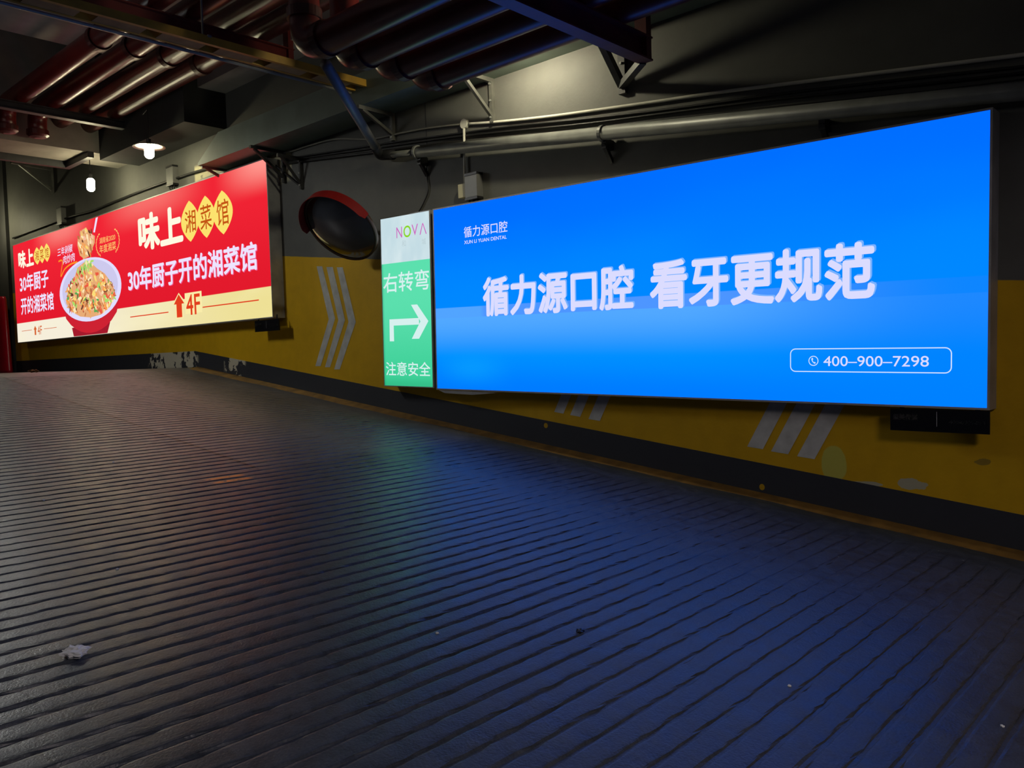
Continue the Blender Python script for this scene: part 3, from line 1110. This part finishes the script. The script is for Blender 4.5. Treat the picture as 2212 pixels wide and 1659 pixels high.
channel('support_channel', 'red steel channel lit blue underneath, carrying the lower pipes above the big blue light box', -3.10, -3.0, 4.84, 2.105, 0.16, 0.10, (4.80, 2.2), 3.8)
channel('support_channel', 'red steel channel under the upper pipes beside the yellow tray', -7.33, -3.0, 4.84, 3.168, 0.15, 0.10, (4.80, 2.2), 3.8)
channel('support_channel', 'dark steel channel under the far ends of the red pipes by the deep beam', -10.90, -3.0, 4.84, 3.168, 0.10, 0.10, (4.80, 2.2), 5.0, M_BLACKST)

# duct along the wall top
bm = bmesh.new()
pr = [(-9.25, 2.33, 2.36), (-8.75, 2.33, 2.62), (5.5, 2.33, 2.62)]
rows = []
for x, zb, zt in pr:
    rows.append([bm.verts.new(p) for p in ((x, 4.76, zb), (x, WY, zb), (x, WY, zt), (x, 4.76, zt))])
for i in range(2):
    for k in range(4):
        bm.faces.new((rows[i][k], rows[i][(k + 1) % 4], rows[i + 1][(k + 1) % 4], rows[i + 1][k]))
bm.faces.new(rows[0])
bm.faces.new(rows[-1])
tag(from_bm('air_duct', bm, M_DUCT), 'long green grey rectangular duct running along the top of the wall', 'duct')

# yellow cable tray with grey conduit alongside
th = thing('cable_tray', 'dusty yellow cable tray crossing overhead towards the wall, left of the pipes', 'cable tray', (-6.15, 2.0, 2.49))
box('side_rail', -6.235, -6.205, -4.0, 4.76, 2.478, 2.530, M_YEL, th)
box('side_rail', -6.075, -6.040, -4.0, 4.76, 2.478, 2.540, M_YEL, th)
bm = bmesh.new()
y = -4.0
while y < 4.7:
    add_box(bm, -6.205, -6.075, y, y + 0.34, 2.480, 2.486)
    y += 0.46
from_bm('tray_bottom', bm, M_TAN, th)
tag(tube('conduit', [(-6.275, -4.0, 2.475), (-6.275, 4.78, 2.475)], 0.014, M_GPIPE, None, 10), 'thin grey conduit running along the left side of the yellow cable tray', 'conduit')
for y in (1.9, 3.25):
    bm = bmesh.new()
    add_bar(bm, (-6.14, y, 2.53), (-6.14, y, 3.8), 0.012, 0.012)
    add_box(bm, -6.30, -6.03, y - 0.015, y + 0.015, 2.530, 2.545)
    from_bm('hanger_rod', bm, M_BRKT, th)

# deep beam's angle and the lip under it
tag(box('angle_iron', -11.70, -11.64, -4.0, WY, 3.28, 3.33, M_CONC), 'pale angle along the face of the deep concrete beam by the lamps', 'angle')
th = thing('lip_channel', 'dark channel fixed under the deep beam, turning a corner beside the hanging bulb', 'channel', (-12.0, 4.4, 2.84))
box('cross_piece', -12.47, -11.66, 4.45, 4.53, 2.83, 2.91, M_BLACKST, th)
box('long_piece', -12.55, -12.47, -4.0, 4.53, 2.83, 2.93, M_BLACKST, th)

# grey drain pipe: diagonal drop, then along the wall
th = thing('drain_pipe', 'grey steel pipe dropping diagonally from the red pipes, then running along the wall', 'pipe', (-6.2, 5.05, 1.9))
tube('diagonal_pipe', [(-4.92, 3.52, 2.10), (-6.24, 5.04, 1.955)], 0.040, M_GPIPE, th, 18)
WP = lambda x: 1.915 - 0.1215 * (x + 6.1)
tube('wall_pipe', [(-6.26, 5.05, WP(-6.26)), (-5.72, 5.05, WP(-5.72))], 0.030, M_STEEL, th, 18)
tube('wall_pipe', [(-5.72, 5.05, WP(-5.72)), (5.0, 5.05, WP(5.0))], 0.050, M_STEEL, th, 20)
tube('elbow', round_path([(-6.10, 4.88, 1.97), (-6.27, 5.07, 1.945), (-6.05, 5.05, WP(-6.05))], 0.06, 5), 0.046, M_BLACKST, th, 16)
for x, r in ((-6.08, 0.040), (-5.72, 0.062), (-3.65, 0.060)):
    bm = bmesh.new()
    add_tube(bm, [(x, 5.05, WP(x)), (x + 0.025, 5.05, WP(x + 0.025))], r, 18)
    from_bm('clamp_ring', bm, M_STEEL, th)
for x in (-5.69, -3.63, -2.0):
    bm = bmesh.new()
    add_box(bm, x - 0.02, x + 0.02, 5.05, WY, WP(x) - 0.11, WP(x) - 0.04)
    add_bar(bm, (x, 5.05, WP(x) - 0.07), (x, WY, WP(x) - 0.20), 0.03, 0.03, (1, 0, 0))
    from_bm('pipe_bracket', bm, M_BLACKST, th)


# ------------------------------------------------------------------ wall brackets
def bracket(label, x, zt, zb, arm, strut2=None, mat=M_BRKT, w_=0.035):
    th = thing('wall_bracket', label, 'bracket', (x, WY, zb), 'triangular steel wall brackets')
    box('upright', x - w_ / 2, x + w_ / 2, WY - 0.035, WY, zb, zt, mat, th)
    box('arm', x - w_ / 2, x + w_ / 2, WY - arm, WY - 0.035, zt - 0.035, zt, mat, th)
    bm = bmesh.new()
    add_bar(bm, (x, WY - 0.03, zb + 0.06), (x, WY - arm + 0.05, zt - 0.03), w_ * 0.8, w_ * 0.8, (1, 0, 0))
    from_bm('strut', bm, mat, th)
    if strut2:
        bm = bmesh.new()
        add_bar(bm, (x, WY - 0.03, zb + 0.06), strut2, w_ * 0.8, w_ * 0.8, (1, 0, 0))
        from_bm('strut', bm, mat, th)
    for f in (0.12, 0.5, 0.88):
        z = zb + (zt - zb) * f
        bm = bmesh.new()
        add_tube(bm, [(x, WY - 0.035, z), (x, WY - 0.047, z)], 0.010, 8)
        from_bm('bolt', bm, M_STEEL, th)
    return th


bracket('grey triangular bracket under the duct, beside the diagonal grey pipe', -6.14, 2.33, 2.07, 0.42)
bracket('pale triangular bracket under the duct, above the white round conduit box', -4.83, 2.33, 1.96, 0.42)
bracket('black triangular bracket with two struts under the red channel end', -3.50, 2.33, 1.89, 0.42, (-3.12, 4.82, 1.96), M_BLACKST, 0.06)
bracket('dark triangular bracket beside the upper right corner of the red light box', -8.03, 2.33, 1.98, 0.42, None, M_BLACKST)
bracket('dark slim bracket on the grey wall between red light box and round mirror', -7.70, 2.20, 1.86, 0.30, None, M_BLACKST, 0.028)
bracket('rusty upright bracket under the tapered end of the duct', -9.22, 2.34, 2.13, 0.36, None, M_BRKT)
th = thing('pipe_bracket', 'dim grey pipe bracket on the wall below the deep beam, far left', 'bracket', (-15.0, WY, 2.9))
box('upright', -15.03, -14.97, WY - 0.04, WY, 2.95, 3.75, M_BRKT, th)
bm = bmesh.new()
add_bar(bm, (-15.0, WY - 0.03, 3.35), (-15.0, WY - 0.62, 3.38), 0.05, 0.05)
add_bar(bm, (-15.0, WY - 0.03, 3.0), (-15.0, WY - 0.50, 3.36), 0.04, 0.04, (1, 0, 0))
from_bm('strut', bm, M_BRKT, th)

# ------------------------------------------------------------------ cables, conduit, boxes
CY = WY - 0.012
cab = [(-8.36, 2.347), (-7.90, 2.300), (-7.446, 2.292), (-7.035, 2.264), (-6.579, 2.169), (-6.362, 2.140), (-6.016, 2.118), (-5.658, 2.087), (-5.21, 2.030)]
tag(tube('white_cable', smooth_path([(x, CY - 0.004, z) for x, z in cab], 5), 0.010, M_GCABLE, None, 8), 'thin wavy pale cable on the wall left of the white round conduit box', 'cable')
cab = [(-5.12, 2.015), (-4.789, 1.960), (-4.160, 1.875), (-3.298, 1.780), (-2.576, 1.702), (-0.952, 1.498), (4.0, 0.89)]
tag(tube('white_cable', smooth_path([(x, CY - 0.004, z) for x, z in cab], 5), 0.012, M_WHITEPVC, None, 8), 'white conduit cable running right from the round conduit box, topmost of the wall cables', 'cable')
for i, (off, rad, lab) in enumerate(((-0.035, 0.009, 'black cable directly under the pale wall cable'), (-0.068, 0.009, 'black cable second below the pale wall cable'), (-0.118, 0.014, 'thick black cable bundle lying just above the grey wall pipe'))):
    pts = [(-8.0, 2.26 + off * 0.6)] + [(x, 2.105 + off - 0.1195 * (x + 6.2) + 0.008 * math.sin(x * 2.3 + i)) for x in np.linspace(-6.2, 4.0, 14)]
    tag(tube('black_cable', smooth_path([(x, CY - 0.002 - 0.002 * i, z) for x, z in pts], 4), rad, M_CABLE, None, 8), lab, 'cable', 'black cables along the wall')
th = thing('conduit_box', 'round white conduit box with a thin white conduit dropping to a square switch box', 'conduit box', (-5.165, WY, 1.35))
bm = bmesh.new()
add_tube(bm, [(-5.165, WY, 2.022), (-5.165, WY - 0.035, 2.022)], 0.042, 24)
from_bm('round_box', bm, M_WHITEPVC, th)
tube('drop_conduit', [(-5.165, CY - 0.016, 1.985), (-5.172, CY - 0.016, 1.76), (-5.180, CY - 0.016, 1.50)], 0.011, M_WHITEPVC, th, 10)
box('switch_box', -5.245, -5.145, WY - 0.05, WY, 1.385, 1.505, M_BEIGE, th, 0.004)


def driver(label, x0, x1, zb, zt, group='lamp drivers above the light boxes', cable_to=None):
    th = thing('power_supply', label, 'power supply', ((x0 + x1) / 2, WY, zb), group)
    h_ = zt - zb
    box('case', x0, x1, WY - 0.075, WY, zb + 0.20 * h_, zt - 0.08 * h_, M_ALU, th, 0.004)
    box('end_cap', x0, x1, WY - 0.078, WY, zt - 0.08 * h_, zt, M_BLACKP, th)
    box('end_cap', x0, x1, WY - 0.078, WY, zb + 0.12 * h_, zb + 0.20 * h_, M_BLACKP, th)
    for k in (-1, 0, 1):
        bm = bmesh.new()
        x = (x0 + x1) / 2 + k * (x1 - x0) * 0.28
        add_tube(bm, smooth_path([(x, WY - 0.04, zb + 0.13 * h_), (x + 0.01 * k, WY - 0.05, zb + 0.04 * h_), (x - 0.012 * k, WY - 0.03, zb - 0.06 * h_)], 4), 0.009, 8)
        from_bm('lead', bm, M_BLACKP, th)


driver('grey power supply box with black ends above the left part of the blue light box', -5.135, -4.985, 1.315, 1.575)
driver('grey power supply box beside the shaded lamp above the red light box', -10.735, -10.545, 2.33, 2.625)
driver('small grey power supply box above the left end of the red light box', -14.71, -14.50, 2.33, 2.66)
cab = [(-17.1, 2.45), (-14.609, 2.46), (-13.4, 2.425), (-12.542, 2.44), (-11.306, 2.455), (-9.858, 2.44), (-9.0, 2.36), (-8.45, 2.345)]
tag(tube('black_cable', smooth_path([(x, CY - 0.01, z) for x, z in cab], 5), 0.016, M_CABLE, None, 8), 'dark conduit running along the wall just over the red light box', 'cable')
cab = [(-10.05, 2.30), (-9.6, 2.325), (-9.0, 2.32), (-8.36, 2.347)]
tag(tube('white_cable', smooth_path([(x, CY - 0.022, z) for x, z in cab], 5), 0.012, M_GCABLE, None, 8), 'pale cable arching over the right end of the red light box', 'cable')
tag(tube('black_cable', smooth_path([(-5.68, CY, 1.83), (-5.685, CY, 1.662), (-5.675, CY, 1.53), (-5.74, CY, 1.43), (-5.826, CY, 1.345)], 6), 0.007, M_CABLE, None, 8), 'thin black wire hanging down the wall to the top of the green light box', 'cable')
tag(tube('black_cable', smooth_path([(-8.36, CY, 2.34), (-8.2, CY - 0.02, 2.22), (-8.0, CY - 0.01, 2.08), (-7.78, CY, 1.93), (-7.7, CY, 1.90)], 6), 0.012, M_CABLE, None, 8), 'tangled dark cable drooping from the red light box corner to the slim bracket', 'cable')
struct(box('trim_1', -5.690, -5.682, WY - 0.003, WY, 1.80, 2.33, M_BLACKST))

# ------------------------------------------------------------------ convex mirror
def build_mirror():
    c = Vector((-6.475, 4.73, 1.255))
    n = Vector((0.14, -0.72, -0.66)).normalized()
    e2 = (Vector((0, 0, 1)) - n * n.z).normalized()
    e1 = e2.cross(n).normalized()
    th = thing('convex_mirror', 'round convex traffic mirror with red visor, tilted down on the grey wall', 'mirror', (c.x, WY, c.z - 0.35))
    R = 0.365

    def pt(a, r, h_):
        return c + e1 * (r * math.sin(a)) + e2 * (r * math.cos(a)) + n * h_
    N = 48
    bm = bmesh.new()
    prof = [(R * k / 10, 0.095 * (1 - (k / 10) ** 2)) for k in range(11)]
    ctr = bm.verts.new(pt(0, 0, prof[0][1]))
    prev = None
    for r, h_ in prof[1:]:
        ring = [bm.verts.new(pt(2 * math.pi * i / N, r, h_)) for i in range(N)]
        for i in range(N):
            j = (i + 1) % N
            bm.faces.new((ctr, ring[i], ring[j]) if prev is None else (prev[i], ring[i], ring[j], prev[j]))
        prev = ring
    from_bm('mirror_glass', bm, M_MIRROR, th, smooth=True)
    bm = bmesh.new()
    prof = [(R - 0.004, 0.004), (R + 0.016, 0.010), (R + 0.018, -0.03), (R - 0.10, -0.10), (0.06, -0.13)]
    rings = [[bm.verts.new(pt(2 * math.pi * i / N, r, h_)) for i in range(N)] for r, h_ in prof]
    for a, b in zip(rings, rings[1:]):
        for i in range(N):
            j = (i + 1) % N
            bm.faces.new((a[i], a[j], b[j], b[i]))
    bm.faces.new(rings[-1])
    from_bm('mirror_back', bm, M_RIM, th, smooth=True)
    bm = bmesh.new()
    K = 40
    L = []
    for i in range(K + 1):
        a = math.radians(-88 + 166 * i / K)
        e = 0.085 * min(1.0, 3.5 * (1 - abs(2 * i / K - 1)) + 0.62)
        L.append([bm.verts.new(p) for p in (pt(a, R + 0.019, -0.03), pt(a, R + 0.030, e), pt(a, R + 0.034, e), pt(a, R + 0.025, -0.03))])
    for i in range(K):
        for k in range(4):
            bm.faces.new((L[i][k], L[i + 1][k], L[i + 1][(k + 1) % 4], L[i][(k + 1) % 4]))
    bm.faces.new(L[0])
    bm.faces.new(L[-1])
    from_bm('visor', bm, M_VISOR, th)
    tube('mount_arm', [c - n * 0.12, Vector((c.x - 0.14, WY, c.z + 0.02))], 0.02, M_BLACKST, th, 10)


build_mirror()


# ------------------------------------------------------------------ lamps
def bulb_mesh(name, c, r, L, mat, parent):
    bm = bmesh.new()
    prof = [(0.0, -L / 2)] + [(r * math.sin(math.pi / 2 * k / 6), -L / 2 + r * (1 - math.cos(math.pi / 2 * k / 6)) * 0.9) for k in range(1, 7)] + [(r, L / 2 - r * 0.5), (r * 0.75, L / 2 - r * 0.15), (r * 0.5, L / 2)]
    N = 20
    rings = [[bm.verts.new((c[0] + rr_ * math.cos(2 * math.pi * i / N), c[1] + rr_ * math.sin(2 * math.pi * i / N), c[2] + z)) for i in range(N)] for rr_, z in prof[1:]]
    bot = bm.verts.new((c[0], c[1], c[2] - L / 2))
    for i in range(N):
        bm.faces.new((bot, rings[0][i], rings[0][(i + 1) % N]))
    for a, b in zip(rings, rings[1:]):
        for i in range(N):
            bm.faces.new((a[i], a[(i + 1) % N], b[(i + 1) % N], b[i]))
    bm.faces.new(rings[-1])
    return from_bm(name, bm, mat, parent, smooth=True)


# bare bulb
c = (-12.0, 4.60, 2.53)
th = thing('hanging_bulb', 'bare glowing tall bulb hanging on a cord from the deep beam', 'lamp', c)
bulb_mesh('bulb', c, 0.052, 0.18, M_BULB, th)
bm = bmesh.new()
add_tube(bm, [(c[0], c[1], c[2] + 0.085), (c[0], c[1], c[2] + 0.15)], 0.026, 14)
from_bm('socket', bm, M_BLACKP, th)
tube('cord', [(c[0], c[1], c[2] + 0.15), (c[0], c[1], 2.91)], 0.006, M_CABLE, th, 8)
# bare bulb added past the left edge of view to brighten the far wall
c = (-17.3, 4.55, 2.70)
th = thing('hanging_bulb', 'unseen bare bulb added beyond the red sign to brighten the far wall', 'lamp', c)
bulb_mesh('bulb', c, 0.052, 0.18, M_BULB, th)
bm = bmesh.new()
add_tube(bm, [(c[0], c[1], c[2] + 0.085), (c[0], c[1], c[2] + 0.15)], 0.026, 14)
from_bm('socket', bm, M_BLACKP, th)
tube('cord', [(c[0], c[1], c[2] + 0.15), (c[0], c[1], 5.0)], 0.006, M_CABLE, th, 8)
# shaded lamp
c = (-10.04, 4.55, 2.64)
th = thing('shaded_lamp', 'glowing lamp under a flat round enamel dish shade above the red light box', 'lamp', c)
bulb_mesh('bulb', (c[0], c[1], c[2] - 0.03), 0.055, 0.17, M_BULB, th)
bm = bmesh.new()
N = 32
prof = [(0.03, 0.075), (0.10, 0.062), (0.185, 0.028), (0.187, 0.024), (0.10, 0.054), (0.03, 0.066)]
rings = [[bm.verts.new((c[0] + r * math.cos(2 * math.pi * i / N), c[1] + r * math.sin(2 * math.pi * i / N), c[2] + z)) for i in range(N)] for r, z in prof]
for k, (a, b) in enumerate(zip(rings, rings[1:])):
    for i in range(N):
        f = bm.faces.new((a[i], a[(i + 1) % N], b[(i + 1) % N], b[i]))
        f.material_index = 0 if k < 2 else 1
from_bm('lamp_shade', bm, [M_SHADE, M_SHADEIN], th, smooth=True)
bm = bmesh.new()
add_tube(bm, [(c[0], c[1], c[2] + 0.05), (c[0], c[1], c[2] + 0.12)], 0.028, 14)
from_bm('socket', bm, M_BLACKP, th)
tube('cord', [(c[0], c[1], c[2] + 0.12), (c[0], c[1], 3.12), (c[0] - 0.4, c[1] + 0.1, 3.14), (-10.86, 4.70, 3.12)], 0.006, M_CABLE, th, 8)
# lamp tucked between the wall-side pipe and the duct
c = (-4.30, 4.68, 2.31)
th = thing('hidden_lamp', 'lamp tucked behind the red pipe nearest the wall, lighting the grey wall', 'lamp', c)
bulb_mesh('bulb', c, 0.036, 0.09, M_BULB2, th)
bm = bmesh.new()
add_tube(bm, [(c[0], c[1], c[2] + 0.04), (c[0], c[1], c[2] + 0.12)], 0.022, 12)
add_box(bm, c[0] - 0.012, c[0] + 0.012, c[1], 4.762, c[2] + 0.09, c[2] + 0.114)
from_bm('socket', bm, M_BLACKP, th)

# fill lights added out of view to brighten wall, floor and ceiling
def fill_tube(label, x, y, z, L, strength, rgb, ztop, trough):
    """added fill light shaped as a batten under the slab; a trough fitting throws its light down only"""
    th = thing('fill_tube', label, 'lamp', (x, y, z))
    bm = bmesh.new()
    add_tube(bm, [(x, y - L / 2, z), (x, y + L / 2, z)], 0.02, 12)
    from_bm('tube', bm, glow('fill tube glass', rgb, strength), th)
    bm = bmesh.new()
    a, b = (0.11, -0.03) if trough else (0.04, 0.035)
    pr = [(-a, b), (-0.03, 0.05), (0.03, 0.05), (a, b), (a, b + 0.01), (0.03, 0.062), (-0.03, 0.062), (-a, b + 0.01)]
    R0 = [bm.verts.new((x + p, y - L / 2 - 0.02, z + q)) for p, q in pr]
    R1 = [bm.verts.new((x + p, y + L / 2 + 0.02, z + q)) for p, q in pr]
    for k in range(8):
        bm.faces.new((R0[k], R0[(k + 1) % 8], R1[(k + 1) % 8], R1[k]))
    bm.faces.new(R0)
    bm.faces.new(R1)
    from_bm('fitting', bm, M_SHADEIN, th)
    for yy in (y - 0.4, y + 0.4):
        bm = bmesh.new()
        add_bar(bm, (x, yy, z + 0.06), (x, yy, ztop), 0.01, 0.01)
        from_bm('hanger_rod', bm, M_BRKT, th)


fill_tube('unseen tube light added down the ramp to brighten floor and wall', 1.4, 1.3, 1.5, 1.2, 210.0, (255, 240, 240), 3.8, True)
fill_tube('unseen tube light added near the ramp crest to brighten the wall', -9.0, 1.8, 2.6, 1.2, 290.0, (250, 253, 250), 3.8, True)
fill_tube('unseen tube light added high up to brighten ceiling and pipes', -8.6, 0.6, 3.0, 1.2, 38.0, (255, 240, 232), 3.8, False)
fill_tube('unseen tube light added out over the ramp as weak fill', -3.4, -0.8, 2.0, 1.2, 14.0, (238, 248, 255), 3.8, True)

# ------------------------------------------------------------------ small things on the floor and at the far left
th = thing('red_post', 'red upright post at the far left by the end of the wall', 'post', (-17.40, 4.95, FLAT))
bm = bmesh.new()
N = 24
prof = [(0.37, 0.0), (0.36, 0.05), (0.31, 0.7), (0.26, 1.36), (0.22, 1.41)]
rings = [[bm.verts.new((-17.40 + r * math.cos(2 * math.pi * i / N), 4.95 + r * 0.3 * math.sin(2 * math.pi * i / N), FLAT + z)) for i in range(N)] for r, z in prof]
for a, b in zip(rings, rings[1:]):
    for i in range(N):
        bm.faces.new((a[i], a[(i + 1) % N], b[(i + 1) % N], b[i]))
bm.faces.new(rings[0])
bm.faces.new(rings[-1])
from_bm('post_body', bm, M_REDPOST, th, smooth=True)


def scrap(name, label, cat, x, y, size, mat, seed, flat=0.35):
    r = random.Random(seed)
    bm = bmesh.new()
    bmesh.ops.create_icosphere(bm, subdivisions=3, radius=1.0)
    for v in bm.verts:
        k = 1 + 0.35 * math.sin(v.co.x * 7 + seed) * math.cos(v.co.y * 6) + r.uniform(-0.22, 0.22)
        v.co = Vector((v.co.x * size[0] * k, v.co.y * size[1] * k, v.co.z * size[2] * k))
    z0 = min(v.co.z for v in bm.verts)
    for v in bm.verts:
        v.co += Vector((x, y, ramp_z(x) - z0 - 0.004))
        v.co.z -= SLOPE * (v.co.x - x) if x > -10 else 0
    return tag(from_bm(name, bm, mat), label, cat)


scrap('paper_scrap', 'crumpled scrap of white paper lying on the ramp at the lower left', 'paper', -2.916, 0.992, (0.036, 0.036, 0.012), M_PAPER, 2)
scrap('dry_leaf', 'small brown dry leaf on the landing near the black skirting', 'leaf', -12.6, 3.95, (0.10, 0.05, 0.02), M_LEAF, 4)
scrap('grit', 'dark square bit of grit on a rib in the blue light', 'grit', -1.947, 2.464, (0.014, 0.018, 0.005), M_BLACKP, 6)

for i, (x, y) in enumerate(((-4.9, 1.55), (-3.63, 1.42), (-1.20, 2.66), (-2.28, 2.03), (-5.6, 2.2), (-0.62, 2.93))):
    scrap('grit', 'tiny pale speck of grit on the ribbed ramp', 'grit', x, y, (0.006, 0.006, 0.004), M_PAPER, 20 + i)['group'] = 'pale specks of grit on the ramp'
